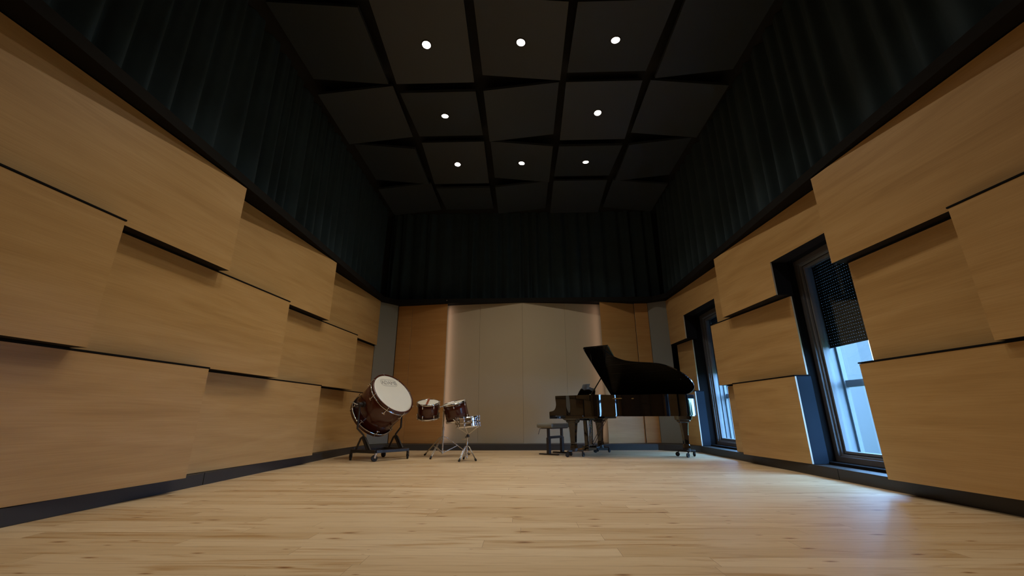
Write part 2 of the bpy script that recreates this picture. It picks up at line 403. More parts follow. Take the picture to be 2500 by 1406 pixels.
for y0, y1, x0, x1, z0, z1, lab in (
    (1.74, 4.19, 3.49, 3.29, Z1, Z0, 'large oak panel nearest in the top row on the right wall'),
    (0.50, 2.95, 3.49, 3.30, Z2, Z1, 'oak panel nearest in the middle row on the right wall, cut by the photo edge'),
    (2.95, 4.14, 3.50, 3.42, Z2, Z1, 'oak panel in the right wall middle row on the near side of the near window'),
    (5.38, 7.26, 3.575, 3.33, Z2, Z1, 'oak panel between the two windows in the right wall middle row'),
    (8.62, 9.30, 3.53, 3.46, Z2, Z1, 'narrow oak panel beyond the far window, middle row of the right wall'),
    (1.74, 4.13, 3.45, 3.265, Z3, Z2, 'large oak panel nearest in the bottom row on the right wall'),
    (5.38, 6.74, 3.42, 3.30, Z3, Z2, 'oak panel between the two windows in the right wall bottom row'),
    (6.74, 7.24, 3.49, 3.45, Z3, Z2, 'narrow set-back oak strip at the near side of the far window, bottom row'),
    (8.60, 9.20, 3.44, 3.38, Z3, Z2, 'narrow oak panel beyond the far window, bottom row behind the piano tail')):
    side_panel(1, y0, x0, y1, x1, rect(y0, y1, z0, z1), lab, GRW)
side_panel(1, 4.19, 3.49, 6.69, 3.29, [(5.375, Z1), (6.69, Z1), (6.69, Z0 - .02), (4.19, Z0 - .02), (4.19, 2.672), (5.375, 2.672)],
           'oak panel notched over the near window in the right wall top row', GRW)
side_panel(1, 6.69, 3.49, 9.36, 3.34, [(8.56, Z1), (9.36, Z1), (9.36, Z0 - .02), (6.69, Z0 - .02), (6.69, Z1), (7.25, Z1), (7.25, 2.695), (8.56, 2.695)],
           'oak panel notched over the far window in the right wall top row', GRW)
# liners closing the window recesses
for (a, c), (ya, yb) in zip(((7.25, 8.575), (4.14, 5.378)), WIN):
    pass

# end wall
def end_panel(p, q, lab, m, name='acoustic_diffuser', cat='wall panel', group=None, kind=None, z1=Z0, th=0.02, edge=M_edge):
    (xa, ya), (xb, yb) = p, q
    bb = MB(); poly = [(xa, ya), (xb, yb), (xb, yb + th), (xa, ya + th)]
    v = [(x, y, Z3) for x, y in poly] + [(x, y, z1 - .006) for x, y in poly]
    bb.add(v, [(0, 1, 5, 4)], 0); bb.add(v, [(2, 3, 7, 6), (3, 2, 1, 0), (4, 5, 6, 7)], 2); bb.add(v, [(1, 2, 6, 5), (3, 0, 4, 7)], 1)
    o = bb.build(name, [m, edge, M_dark], origin=((xa + xb) / 2, (ya + yb) / 2, Z3))
    return tag(o, lab, cat, group, kind)
GE = 'oak panels on the end wall'
end_panel((-3.0, 9.66), (-2.652, 9.62), 'narrow oak strip on the end wall beside the left grey corner', V_B, group=GE)
end_panel((-2.648, 9.62), (-1.775, 9.47), 'wide oak panel left of the grey end wall screen', V_B, group=GE)
end_panel((1.82, 9.42), (2.668, 9.64), 'wide oak panel right of the grey end wall screen, behind the piano', V_B, group=GE)
end_panel((2.672, 9.60), (2.98, 9.60), 'narrow oak strip on the end wall beside the right grey corner', V_B, group=GE)
end_panel((-3.34, 9.19), (-3.0, 9.60), 'grey angled strip closing the left far corner of the room', M_pilaster, 'corner_board', 'corner board', edge=M_pilaster)
end_panel((2.985, 9.58), (3.36, 9.375), 'grey angled strip closing the right far corner of the room', M_pilaster, 'corner_board', 'corner board', edge=M_pilaster)
b = MB()
pts = [(-2.0, 9.66), (-1.0, 9.53), (0.0, 9.425), (1.0, 9.54), (2.0, 9.68)]
for i in range(4):
    (xa, ya), (xb, yb) = pts[i], pts[i + 1]
    b.prism([(xa + .0015, ya), (xb - .0015, yb), (xb - .0015, yb + .03), (xa + .0015, ya + .03)], Z3, Z0 - .006)
tag(b.build('acoustic_screen', M_screen), 'wide pale grey faceted screen in the middle of the end wall', 'wall screen')
for sx, x, y, lab in ((1, -1.80, 9.535, 'pink warm light strip hidden behind the left edge of the grey screen'), (-1, 1.85, 9.50, 'pink warm light strip hidden behind the right edge of the grey screen')):
    b = MB(); b.box((x - .006, y - .006, Z3 + .03), (x + .006, y + .006, Z0 - .05)); o = b.build('light_strip', M_led)
    tag(o, lab, 'light strip', 'light strips beside the screen')
    L = bpy.data.lights.new('strip_light', 'AREA'); L.shape = 'RECTANGLE'; L.size = 3.0; L.size_y = 0.02; L.energy = LED_W; L.color = (1.0, 0.68, 0.58)
    lo = bpy.data.objects.new('strip_light', L); col.objects.link(lo); lo.parent = o
    d = Vector((sx * 1.0, 0.15, 0)).normalized()
    lo.matrix_world = frame((x + sx * .012, y + .01, 1.7), -d, (0, 0, 1))

b = MB()
T = frame((-1.78, 9.385, 3.31), (0, -1, -0.15)); b.lathe([(0.018, 0), (0.018, 0.02), (0.012, 0.03), (0.0005, 0.034)], 20, 0, T)
o = b.build('ceiling_camera', M_blackmetal, origin=(-1.78, 9.385, 3.31)); tag(o, 'tiny round black camera on the end wall ledge above the screen left edge', 'camera')
b = MB(); b.lathe([(0.008, 0.030), (0.006, 0.036), (0.0003, 0.0375)], 16, 0, T); p_ = b.build('lens', M_chrome); p_.data.transform(Matrix.Translation(-Vector((-1.78, 9.385, 3.31)))); p_.parent = o

# ------------------------------------------------------------------ curtains
def curtain(path, lab, seed, zb=LT + .008, zt=ZC - .01, amp=0.085):
    rnd = random.Random(seed)
    pts = []; L = 0; P = [Vector((x, y)) for x, y in path]
    step = 0.016; ph = 0.0; s = 0; wl = 0.2; a = amp; tgt_w = 0.2; tgt_a = amp
    vv = []; nz = 7; cols = 0
    for i in range(len(P) - 1):
        d = P[i+1] - P[i]; n = Vector((-d.y, d.x)).normalized(); k = max(2, int(d.length / step))
        for j in range(k + (1 if i == len(P) - 2 else 0)):
            if rnd.random() < 0.09: tgt_w = rnd.uniform(0.15, 0.48); tgt_a = amp * rnd.uniform(0.4, 1.3)
            wl += (tgt_w - wl) * 0.12; a += (tgt_a - a) * 0.08; ph += 2 * PI * step / wl
            base = P[i] + d * (j / k)
            o1 = a * (math.sin(ph) + 0.14 * math.sin(2 * ph + 0.6 * math.sin(ph * .31)))
            o2 = a * 0.55 * (math.sin(ph + .5) + .5 * math.sin(2.0 * ph))
            for q in range(nz):
                t = q / (nz - 1)
                q_ = base + n * (o1 * (1 - t) + o2 * t)
                vv.append((q_.x, q_.y, zb + (zt - zb) * t))
            cols += 1
    fs = [(c * nz + q, (c + 1) * nz + q, (c + 1) * nz + q + 1, c * nz + q + 1) for c in range(cols - 1) for q in range(nz - 1)]
    bb = MB(); bb.add(vv, fs, 0, True)
    o = bb.build('curtain', M_curtain, origin=((path[0][0] + path[-1][0]) / 2, (path[0][1] + path[-1][1]) / 2, zb), fix=False)
    tag(o, lab, 'curtain', 'dark curtains above the ledge')
    return o
curtain([(-3.52, YB + .1), (-3.52, 9.70)], 'long dark teal pleated curtain above the left wall', 3)
curtain([(-3.44, 9.90), (3.40, 9.90)], 'black pleated curtain across the end wall above the screen', 5)
curtain([(3.49, 9.70), (3.49, YB + .1)], 'long dark pleated curtain above the windowed right wall', 9)

# ------------------------------------------------------------------ ceiling panels and downlights
CX = [-2.608, -1.293, 0.022, 1.326, 2.641]; CY = {-1: 1.591, 0: 3.017, 1: 4.442, 2: 5.868, 3: 7.293, 4: 8.718}
TYPE = {-1: 'RFRNL', 0: 'LNLFR', 1: 'RFRNL', 2: 'LNLFR', 3: 'RFRNL', 4: 'LNLFR'}
LAMP = {-1: (2,), 0: (1, 3), 1: (1, 2, 3), 2: (1, 3), 3: (1, 2, 3)}
RN = {-1: 'row behind the camera', 0: 'row above the camera', 1: 'nearest row in view', 2: 'second row in view', 3: 'third row in view', 4: 'farthest row'}
CN = ['leftmost column', 'second column from left', 'middle column', 'second column from right', 'rightmost column']
ZP = 5.62
DZ = {'F': (0, -1), 'N': (0, 1), 'R': (-1, 0), 'L': (1, 0)}
for r in (-1, 0, 1, 2, 3, 4):
    for c in range(5):
        ty = TYPE[r][c]; gx, gy = DZ[ty]; s_ = 0.115
        n = Vector((gx * s_, gy * s_, -1)).normalized()     # downward normal
        X0, Y0 = CX[c], CY[r]
        T = frame((X0, Y0, ZP), -n, (1, 0, 0))
        b = MB(); b.box((-.597, -.624, 0), (.597, .624, .045))
        o = b.build('acoustic_baffle', M_cpanel); o.matrix_world = T
        tag(o, 'square charcoal ceiling baffle, %s, %s' % (CN[c], RN[r]), 'ceiling panel', 'suspended ceiling baffles')
        Ti = T.inverted()
        for sx in (-.42, .42):
            for sy_ in (-.42, .42):
                p = Vector((sx, sy_, .044)); w = T @ p
                b = MB(); b.cyl(p, Ti @ Vector((w.x, w.y, ZC)), 0.002, 6); b.build('suspension_wire', M_wire, o)
        if r in LAMP and c in LAMP[r]:
            D = frame((X0, Y0, ZP), n, (1, 0, 0))
            b = MB(); b.lathe([(0.057, 0.0), (0.057, 0.006), (0.063, 0.010), (0.073, 0.006), (0.075, 0.0)], 40)
            l = b.build('ceiling_light', M_white if False else M_blackmetal); l.matrix_world = D
            tag(l, 'round recessed downlight glowing white in the ceiling, %s, %s' % (CN[c], RN[r]), 'ceiling light', 'round ceiling downlights')
            b = MB(); b.disc(0.057, 0.003, 32); b.build('lamp_lens', M_lamp, l, fix=False)
            S = bpy.data.lights.new('spot_lamp', 'SPOT'); S.energy = SPOT_W; S.color = SPOT_COL; S.spot_size = math.radians(117); S.spot_blend = 1.0; S.shadow_soft_size = 0.04
            so = bpy.data.objects.new('spot_lamp', S); col.objects.link(so); so.parent = l
            so.matrix_local = Matrix.Translation((0, 0, 0.03)) @ Matrix.Rotation(PI, 4, 'X')

# ------------------------------------------------------------------ windows
def window(n, y0, y1):
    root = empty('window_%d' % n, (3.78, (y0 + y1) / 2, WZ0)); tag(root, kind='structure')
    O = Matrix.Translation((-3.78, -(y0 + y1) / 2, -WZ0))
    def part(name, bb, m, par=None, bevel=0):
        o = bb.build(name, m, bevel=bevel); o.data.transform(O); o.parent = par or root; return o
    z0, z1 = WZ0, WZ1; fw = 0.062
    bb = MB()
    for a in ((y0, z0, y1, z0 + fw), (y0, z1 - fw, y1, z1), (y0, z0 + fw, y0 + fw, z1 - fw), (y1 - fw, z0 + fw, y1, z1 - fw)):
        bb.box((3.745, a[0], a[1]), (3.80, a[2], a[3]))
    part('window_frame', bb, M_frame, bevel=0.004)
    # stepped inner sash profiles
    bb = MB()
    for k, (w0, w1, xa, xb) in enumerate(((fw, fw + .022, 3.775, 3.86), (fw + .022, fw + .034, 3.80, 3.87), (fw + .034, fw + .06, 3.80, 3.88))):
        m_ = 1 if k == 1 else 0
        bb.box((xa, y0 + w0, z0 + w0), (xb, y1 - w0, z0 + w1), m_); bb.box((xa, y0 + w0, z1 - w1), (xb, y1 - w0, z1 - w0), m_)
        bb.box((xa, y0 + w0, z0 + w1), (xb, y0 + w1, z1 - w1), m_); bb.box((xa, y1 - w1, z0 + w1), (xb, y1 - w0, z1 - w1), m_)
    part('sash', bb, [M_white, M_rubber], bevel=0.002)
    bb = MB(); q = fw + .05; bb.box((3.836, y0 + q, z0 + q), (3.848, y1 - q, z1 - q)); part('window_glass', bb, M_glass)
    # outer frame, shutter guides, guard rail
    bb = MB()
    for a in ((y0 + .005, y0 + .05), (y1 - .05, y1 - .005)):
        bb.box((3.93, a[0], z0), (4.00, a[1], z1)); bb.box((4.00, a[0] + (.02 if a[0] < y0 + .04 else -.03), z0), (4.05, a[1] + (.05 if a[0] < y0 + .04 else -.06) * .6, z1))
    part('shutter_guide', bb, M_white, bevel=0.003)
    bb = MB(); bb.box((4.02, y0 + .01, 1.005), (4.06, y1 - .01, 1.09)); part('guard_rail', bb, M_white, bevel=0.004)
    bb = MB(); bb.box((3.86, y0, z0 - .02), (4.22, y1, z0 + .03)); part('window_sill', bb, M_white, bevel=0.004)
    # roller shutter half down: slats with light slits between them
    sz0 = 1.495; bb = MB(); pitch_ = 0.037; k = 0; z = sz0
    while z < z1 - .005:
        za, zb = z, min(z + pitch_ - .0052, z1)
        prof = [(3.952, za), (3.946, (za + zb) / 2), (3.952, zb), (3.957, zb), (3.951, (za + zb) / 2), (3.957, za)]
        v = [(x, y, zz) for y in (y0 + .03, y1 - .03) for x, zz in prof]
        bb.add(v, [(i, (i + 1) % 6, 6 + (i + 1) % 6, 6 + i) for i in range(6)], 0)
        yy = y0 + .05
        while yy < y1 - .06 and zb < z1 - .01:
            bb.box((3.952, yy, zb), (3.957, yy + .027, z + pitch_)); yy += .036
        z += pitch_
    part('roller_shutter', bb, M_shutter)
    return root
window(1, *WIN[0]); window(2, *WIN[1])

# ------------------------------------------------------------------ outside
b = MB(); b.box((4.10, -20, -0.5), (60, 60, -0.25)); tag(b.build('ground', M_grass), kind='structure')
# neighbouring wall: its near end leaves a sliver of sky
b = MB(); yn = 10.42
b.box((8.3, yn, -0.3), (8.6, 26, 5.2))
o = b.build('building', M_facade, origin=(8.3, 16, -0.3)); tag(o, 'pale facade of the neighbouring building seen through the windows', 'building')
b = MB()
random.seed(5)
for k in range(70):
    x = 12 + random.uniform(0, 2); y = random.uniform(-4, 9); b.ball((x, y, random.uniform(0.0, 0.9)), random.uniform(.35, .6), 8)
tag(b.build('hedge', M_hedge, origin=(12, 3, -.25)), 'green hedge on the lawn outside the windows', 'hedge')
# ------------------------------------------------------------------ small shape helpers for the instruments
def catmull(pts, n=8):
    out = []
    for i in range(len(pts) - 1):
        p0 = Vector(pts[max(i-1, 0)]); p1 = Vector(pts[i]); p2 = Vector(pts[i+1]); p3 = Vector(pts[min(i+2, len(pts)-1)])
        for k in range(n):
            t = k / n
            out.append(tuple(0.5 * ((2*p1) + (p2-p0)*t + (2*p0-5*p1+4*p2-p3)*t*t + (3*p1-p0-3*p2+p3)*t*t*t)))
    out.append(tuple(pts[-1])); return out
def offset(poly, d):
    n = len(poly); out = []
    for i in range(n):
        a, b_, c = Vector(poly[i-1]), Vector(poly[i]), Vector(poly[(i+1) % n])
        e1 = (b_ - a); e2 = (c - b_)
        n1 = Vector((-e1.y, e1.x)); n2 = Vector((-e2.y, e2.x))
        m = (n1.normalized() if n1.length > 1e-6 else n2.normalized()) + (n2.normalized() if n2.length > 1e-6 else n1.normalized())
        m.normalize(); k = max(0.5, m.dot(n2.normalized() if n2.length > 1e-6 else m))
        out.append(tuple(b_ + m * d / k))
    return out
def ring(bb, outer, inner, z0, z1, mi=0):
    n = len(outer)
    v = [(x, y, z) for z in (z0, z1) for x, y in outer] + [(x, y, z) for z in (z0, z1) for x, y in inner]
    fs_s = []; fs_f = []
    for i in range(n):
        j = (i + 1) % n
        fs_s += [(i, j, n + j, n + i), (2*n + j, 2*n + i, 3*n + i, 3*n + j)]
        fs_f += [(n + i, n + j, 3*n + j, 3*n + i), (j, i, 2*n + i, 2*n + j)]
    bb.add(v, fs_s, mi, True); bb.add(v, fs_f, mi, False)

# ================================================================== grand piano
PR = Matrix(((0.82718, 0.56193, 0, 0.875), (-0.56193, 0.82718, 0, 7.79), (0, 0, 1, 0), (0, 0, 0, 1)))
piano = empty('grand_piano', mat=PR)
tag(piano, 'black glossy grand piano with raised lid standing on wheeled dollies by the windows', 'piano')
V0, V1 = -0.17, 1.31
curve = catmull([(0.46, V0), (0.55, -0.14), (0.63, -0.05), (0.71, 0.08), (0.80, 0.19), (0.94, 0.275), (1.15, 0.335), (1.35, 0.375), (1.52, 0.44), (1.67, 0.56), (1.79, 0.72), (1.865, 0.90), (1.88, 1.05), (1.84, 1.19), (1.73, 1.28), (1.58, V1)], 6)
outer = [(-0.02, V0), (0.2, V0)] + curve + [(1.2, V1), (0.6, V1), (-0.02, V1)]
inner = offset(outer, 0.055)
b = MB(); ring(b, outer, inner, 0.69, 1.03); rim = b.build('rim', M_piano, piano, bevel=0.004, fix=True)
b = MB(); lo_ = offset(outer, 0.012); ring(b, lo_, offset(outer, 0.07), 0.672, 0.6895); b.build('rim_moulding', M_piano, piano, fix=True)
b = MB(); b.prism(inner, 0.90, 0.912); b.build('soundboard', M_spruce, piano)
pl = [p for p in offset(outer, 0.085)]
b = MB(); b.prism(pl, 0.945, 0.957)
for k in range(7):
    y = 0.12 + k * 0.18; b.box((0.30, y, 0.957), (0.85 + 0.9 * min(1, max(0, (y - 0.05))) * .9, y + .018, 0.975))
b.build('iron_plate', M_iron, piano, bevel=0.003)
b = MB()
for k in range(60):
    y = 0.0 + k * 0.0205; L_ = 0.55 + 1.1 * min(1.0, max(0, (y - .05) / 1.15)) ** 0.8
    b.tube([(0.24, y, 0.982), (0.24 + L_ - .2 if y > .2 else .62, y + .03, 0.982)], 0.0009, 4, caps=False)
o = b.build('strings', M_steel, piano); tag(o, kind='stuff')
# underside beams
b = MB()
for p_, q_ in (((0.35, 0.1, .80), (0.35, 1.25, .80)), ((0.35, .55, .80), (1.3, .95, .80)), ((0.35, .25, .80), (0.9, .45, .80)), ((0.35, 1.0, .80), (1.7, 1.1, .80))): b.beam(p_, q_, 0.07, 0.16)
b.build('bracing', M_spruce, piano)
# key bed, arms, key slip, keys, fallboard
b = MB(); b.box((-0.37, V0, 0.635), (0.30, V1, 0.69)); b.build('key_bed', M_piano, piano, bevel=0.004)
prof = [(-0.37, 0.69), (-0.37, 0.745)] + catmull([(-0.362, 0.757), (-0.31, 0.765), (-0.265, 0.785), (-0.235, 0.83), (-0.225, 0.89), (-0.232, 0.95), (-0.236, 1.0)], 4) + [(-0.236, 1.03), (-0.02, 1.03), (-0.02, 0.69)]
for v0 in (V0, V1 - 0.055):
    b = MB(); T = Matrix(((1, 0, 0, 0), (0, 0, 1, 0), (0, 1, 0, 0), (0, 0, 0, 1))); b.prism(prof, v0, v0 + 0.055, T=T); b.build('arm', M_piano, piano, bevel=0.004)
b = MB(); b.box((-0.355, V0 + .055, 0.69), (-0.33, V1 - .055, 0.735)); b.build('key_slip', M_piano, piano, bevel=0.003)
b = MB(); kw = (V1 - V0 - .11 - .10) / 52; y = V0 + .055 + .05
for k in range(52): b.box((-0.325, y + k * kw + .0006, 0.70), (-0.175, y + (k + 1) * kw - .0006, 0.742), 0)
for k in range(51):
    if (k % 7) not in (1, 4): b.box((-0.275, y + (k + 1) * kw - .006, 0.742), (-0.175, y + (k + 1) * kw + .006, 0.754), 1)
b.build('keyboard', [M_ivory, M_piano], piano)
b = MB(); b.box((-0.175, V0 + .055, 0.70), (-0.15, V1 - .055, 0.90)); b.build('fallboard', M_piano, piano, bevel=0.004)
b = MB(); b.box((-0.15, V0 + .055, 0.985), (0.24, V1 - .055, 1.0)); b.build('music_shelf', M_piano, piano)
b = MB(); b.box((-0.02, V0 + .055, 0.69), (0.0, V1 - .055, 0.985)); b.build('pin_block_front', M_piano, piano)
# music desk, leaning back, scalloped top edge
dk = catmull([(0.0, 0.0), (0.03, 0.10), (0.06, 0.165), (0.10, 0.185), (0.20, 0.163), (0.30, 0.178), (0.375, 0.186), (0.45, 0.178), (0.55, 0.163), (0.65, 0.185), (0.69, 0.165), (0.72, 0.10), (0.75, 0.0)], 4)
a_ = math.radians(24)
DT = Matrix(((0, math.sin(a_), math.cos(a_), 0.0), (1, 0, 0, 0.19), (0, math.cos(a_), -math.sin(a_), 1.004), (0, 0, 0, 1)))
b = MB(); b.prism(dk, 0, 0.014, T=DT); b.build('music_desk', M_piano, piano, bevel=0.002)
b = MB(); b.box((-0.06, .22, 1.0), (-0.01, .91, 1.012)); b.box((-.062, .22, 1.0), (-.055, .91, 1.02)); b.build('desk_ledge', M_piano, piano)
# lid and folded front flap, hinged on the straight side
th = math.radians(34); HV, HZ = V1 + .004, 1.036
LT_ = Matrix(((1, 0, 0, 0), (0, -math.cos(th), -math.sin(th) * -1, HV), (0, math.sin(th), math.cos(th), HZ), (0, 0, 0, 1)))
lid = [(0.25, 0.0), (1.58, 0.0)] + [(x + .012 * (1 if x > 1.4 else 0), HV - y + .012) for x, y in reversed(curve)] + [(0.25, HV - V0 + .012)]
b = MB(); b.prism(lid, 0, 0.022, T=LT_); lid_o = b.build('lid', M_piano, piano, bevel=0.003)
b = MB(); b.box((0.252, 0.005, 0.024), (0.735, HV - V0 + .012, 0.044), T=LT_); b.build('lid_flap', M_piano, piano, bevel=0.003)
for u in (.5, 1.0, 1.5):
    b = MB(); b.cyl((u - .04, V1 + .004, 1.036), (u + .04, V1 + .004, 1.036), 0.007, 10); b.build('hinge', M_brass, piano)
w_ = 0.80; top_ = LT_ @ Vector((0.40, w_, 0.0))
b = MB(); b.tube([(0.42, V0 + .07, 1.0), tuple(top_)], 0.011, 10); b.build('lid_prop', M_piano, piano)
b = MB(); b.box((.39, V0 + .05, .99), (.45, V0 + .09, 1.012)); b.cyl((.42, V0 + .07, 1.0), (.42, V0 + .07, 1.04), .014, 12); b.build('prop_fitting', M_brass, piano, bevel=0.002)
# legs with wheeled dollies
def leg(x, y, rot, big=False):
    R_ = Matrix.Translation((x, y, 0)) @ Matrix.Rotation(rot, 4, 'Z')
    b = MB()
    secs = [(0.135, .050, .050), (0.145, .055, .055), (0.20, .048, .048), (0.21, .043, .043), (0.40, .052, .050), (0.52, .064, .058), (0.56, .070, .062), (0.575, .092, .082), (0.59, .098, .088), (0.60, .098, .088), (0.612, .122, .11), (0.635, .150, .125)]
    if big: secs = [(z, a * .95, c_ * .95) for z, a, c_ in secs[:-1]] + [(0.672, .12, .12)]
    v = []
    for z, a, c_ in secs:
        ch = 0.012
        v += [(-a + ch, -c_, z), (a - ch, -c_, z), (a, -c_ + ch, z), (a, c_ - ch, z), (a - ch, c_, z), (-a + ch, c_, z), (-a, c_ - ch, z), (-a, -c_ + ch, z)]
    n = len(secs); fs = [(i*8 + k, i*8 + (k+1) % 8, (i+1)*8 + (k+1) % 8, (i+1)*8 + k) for i in range(n-1) for k in range(8)]
    b.add(v, fs + [tuple(range(8))[::-1], tuple(range((n-1)*8, n*8))], T=R_)
    l = b.build('leg', M_piano, piano)
    b = MB()
    for k in range(3):
        t = rot + 0.3 + k * 2 * PI / 3; p = Vector((x + .165 * math.cos(t), y + .165 * math.sin(t), .095))
        b.beam((x, y, .105), p, 0.04, 0.022)
    b.cyl((x, y, .085), (x, y, .14), .062, 20)
    d = b.build('dolly', M_blackmetal, l, bevel=0.003)
    for k in range(3):
        t = rot + 0.3 + k * 2 * PI / 3; px, py = x + .15 * math.cos(t), y + .15 * math.sin(t)
        b = MB(); ta = rot + 1.1 * k; ax = Vector((math.cos(ta), math.sin(ta), 0)); c_ = Vector((px, py, .036)) + Vector((-ax.y, ax.x, 0)) * .02
        b.cyl(c_ - ax * .011, c_ + ax * .011, .036, 24); b.cyl(c_ - ax * .015, c_ + ax * .015, .012, 12)
        b.beam((px, py, .095), c_ + ax * .016, .02, .004); b.beam((px, py, .095), c_ - ax * .016, .02, .004); b.cyl((px, py, .08), (px, py, .10), .014, 12)
        b.build('caster', M_rubber, l)
leg(0.0, 0.02, 0.0); leg(0.0, 1.155, 0.0); leg(1.636, 1.087, 0.6, True)
# pedal lyre
b = MB()
for dy in (-.12, .12): b.beam((0.03, .57 + dy * .75, .13), (0.03, .57 + dy, .635), .05, .06, up=(1, 0, 0))
b.box((-.03, .57 - .16, .075), (.10, .57 + .16, .155)); b.box((-.03, .57 - .16, .60), (.10, .57 + .16, .636)); b.build('lyre', M_piano, piano, bevel=0.003)
for k in range(3):
    yy = .57 + (k - 1) * .065
    b = MB(); b.tube([(.0, yy, .105), (-.10, yy, .10), (-.15, yy, .088), (-.17, yy, .082)], [.009, .011, .017, .013], 10); b.build('pedal', M_brass, piano)
    b = MB(); b.cyl((.06, yy, .11), (.06, yy, .62), .004, 8); b.build('pedal_rod', M_steel, piano)
for dy in (-.06, .06):
    b = MB(); b.cyl((.07, .57 + dy, .12), (.42, .57 + dy * .6, .66), .005, 8); b.build('lyre_brace', M_blackmetal, piano)
# papers on the desk
b = MB()
for k, (y0, y1, zz, tl) in enumerate(((.36, .66, .232, .03), (.62, .90, .20, -.02))):
    n_ = 8
    for s_ in range(n_):
        t0, t1 = s_ / n_, (s_ + 1) / n_
        f = lambda t: 0.012 * math.sin(t * 7 + k)
        v = [(-.004 + f(t0) , y0 + (y1 - y0) * t0, 1.02), (-.004 + f(t1), y0 + (y1 - y0) * t1, 1.02), (.09 + f(t1), y0 + (y1 - y0) * t1, 1.02 + zz + tl * t1), (.09 + f(t0), y0 + (y1 - y0) * t0, 1.02 + zz + tl * t0)]
        v2 = [(x - .002, y, z) for x, y, z in v]
        b.add([PR @ Vector((x - .02, y, z)) for x, y, z in v + v2], [(0, 1, 2, 3), (7, 6, 5, 4), (0, 4, 5, 1), (2, 6, 7, 3)])
o = b.build('sheet_music', M_paper, origin=tuple(PR @ Vector((0, .63, 1.02)))); tag(o, 'thin curled pages of sheet music leaning on the piano music desk', 'sheet music')

# ================================================================== piano bench
BM = Matrix.Translation((0.60, 8.375, 0)) @ Matrix.Rotation(math.atan2(.8272, .5619), 4, 'Z')   # x along the keyboard
bench = empty('piano_bench', mat=BM); tag(bench, 'low grey padded piano bench on two dark column feet left of the piano', 'bench')
b = MB(); b.box((-.40, -.17, .472), (.40, .17, .555)); s_ = b.build('seat', M_seat, bench, bevel=0.034)
s_.modifiers[0].segments = 5
for x in (-.24, .26):
    b = MB(); b.beam((x, 0, .02), (x, 0, .30), .085, .05, up=(0, 1, 0)); b.beam((x, 0, .28), (x, 0, .475), .06, .035, up=(0, 1, 0)); l = b.build('column', M_blackmetal, bench, bevel=0.004)
    b = MB(); b.box((x - .03, -.20, 0), (x + .03, .20, .022)); b.build('foot', M_blackmetal, bench, bevel=0.004)
b = MB(); b.beam((-.24, 0, .30), (.26, 0, .30), .03, .045); b.build('cross_bar', M_blackmetal, bench, bevel=0.003)
b = MB(); b.box((-.30, -.12, .455), (.30, .12, .476)); b.build('seat_frame', M_blackmetal, bench)
b = MB(); b.tube([(-.30, .10, .465), (-.36, .11, .455), (-.40, .12, .36)], .005, 8); b.build('lever', M_blackmetal, bench)

# ================================================================== drums
def drum(name, lab, T, R, D, nl, m_shell, hoop_r, cat, lug_l=.045, hoop_h=.028, lug_m=None, ph=0.2, wires=False, beads=False):
    """drum with its axis along local z, centred on the origin"""
    root = empty(name, mat=T); tag(root, lab, cat)
    lug_m = lug_m or M_chrome
    b = MB(); prof = [(R - .008, -D/2), (R, -D/2), (R, -D*.12)] + ([(R + .004, -D*.05), (R + .004, D*.05)] if beads else []) + [(R, D*.12), (R, D/2), (R - .008, D/2)]
    b.lathe(prof, 64, close=True, smooth=not beads); b.build('shell', m_shell, root)
    for sgn in (1, -1):
        b = MB(); z = sgn * D / 2
        b.lathe([(0.0005, z + sgn * .004), (R - .02, z + sgn * .004), (R - .001, z + sgn * .002), (R + .003, z - sgn * .008)], 64); b.build('drum_head', M_head, root)
        b = MB(); zo = z + sgn * .010
        b.lathe([(hoop_r - .004, zo), (hoop_r + .004, zo + sgn * .002), (hoop_r + .003, zo - sgn * hoop_h * .7), (hoop_r + .008, zo - sgn * hoop_h), (hoop_r - .003, zo - sgn * hoop_h), (hoop_r - .004, zo - sgn * hoop_h * .6)], 64, close=True)
        b.build('hoop', M_chrome, root)
    for k in range(nl):
        t = 2 * PI * (k + ph) / nl; cx, cy_ = math.cos(t), math.sin(t)
        for sgn in (1, -1):
            b = MB(); zz = sgn * (D / 2 - .055 - (.0 if D > .2 else -.01))
            if D < .2: zz = sgn * .030
            c0 = Vector((cx * (R + .010), cy_ * (R + .010), zz))
            b.tube([c0 - Vector((0, 0, lug_l/2)), c0 - Vector((0, 0, lug_l*.3)), c0 + Vector((0, 0, lug_l*.3)), c0 + Vector((0, 0, lug_l/2))], [.007, .011, .011, .007], 10)
            b.cyl((cx * (hoop_r + .006), cy_ * (hoop_r + .006), zz), (cx * (hoop_r + .006), cy_ * (hoop_r + .006), sgn * (D/2 + .010)), .003, 8)
            b.cyl((cx * (hoop_r + .006), cy_ * (hoop_r + .006), sgn * (D/2 + .002)), (cx * (hoop_r + .006), cy_ * (hoop_r + .006), sgn * (D/2 + .016)), .007, 8)
            b.build('tension_lug', lug_m, root)
    return root
t1 = drum('tom_drum', 'small mahogany concert tom tilted forward, left of the two toms', frame(Vector((-1.715, 7.70, .925)) - Vector((.02, -.29, .95)).normalized() * .135, (.02, -.29, .95)), .186, .27, 6, M_shell, .196, 'drum')
t2 = drum('tom_drum', 'larger mahogany concert tom tipped to the left, right of the two toms', frame(Vector((-1.245, 7.72, .915)) - Vector((-.225, -.17, .955)).normalized() * .15, (-.225, -.17, .955)), .208, .30, 6, M_shell, .218, 'drum', ph=.55)
M_steelshell = mat('polished steel shell', (0.55, 0.55, 0.56), 0.16, 1.0)
sn = drum('snare_drum', 'shallow chrome snare drum low on its own stand in front of the toms', frame((-.905, 7.05, .592), (-.09, -.02, 1)), .178, .14, 10, M_steelshell, .188, 'drum', lug_l=.05, hoop_h=.022, beads=True)
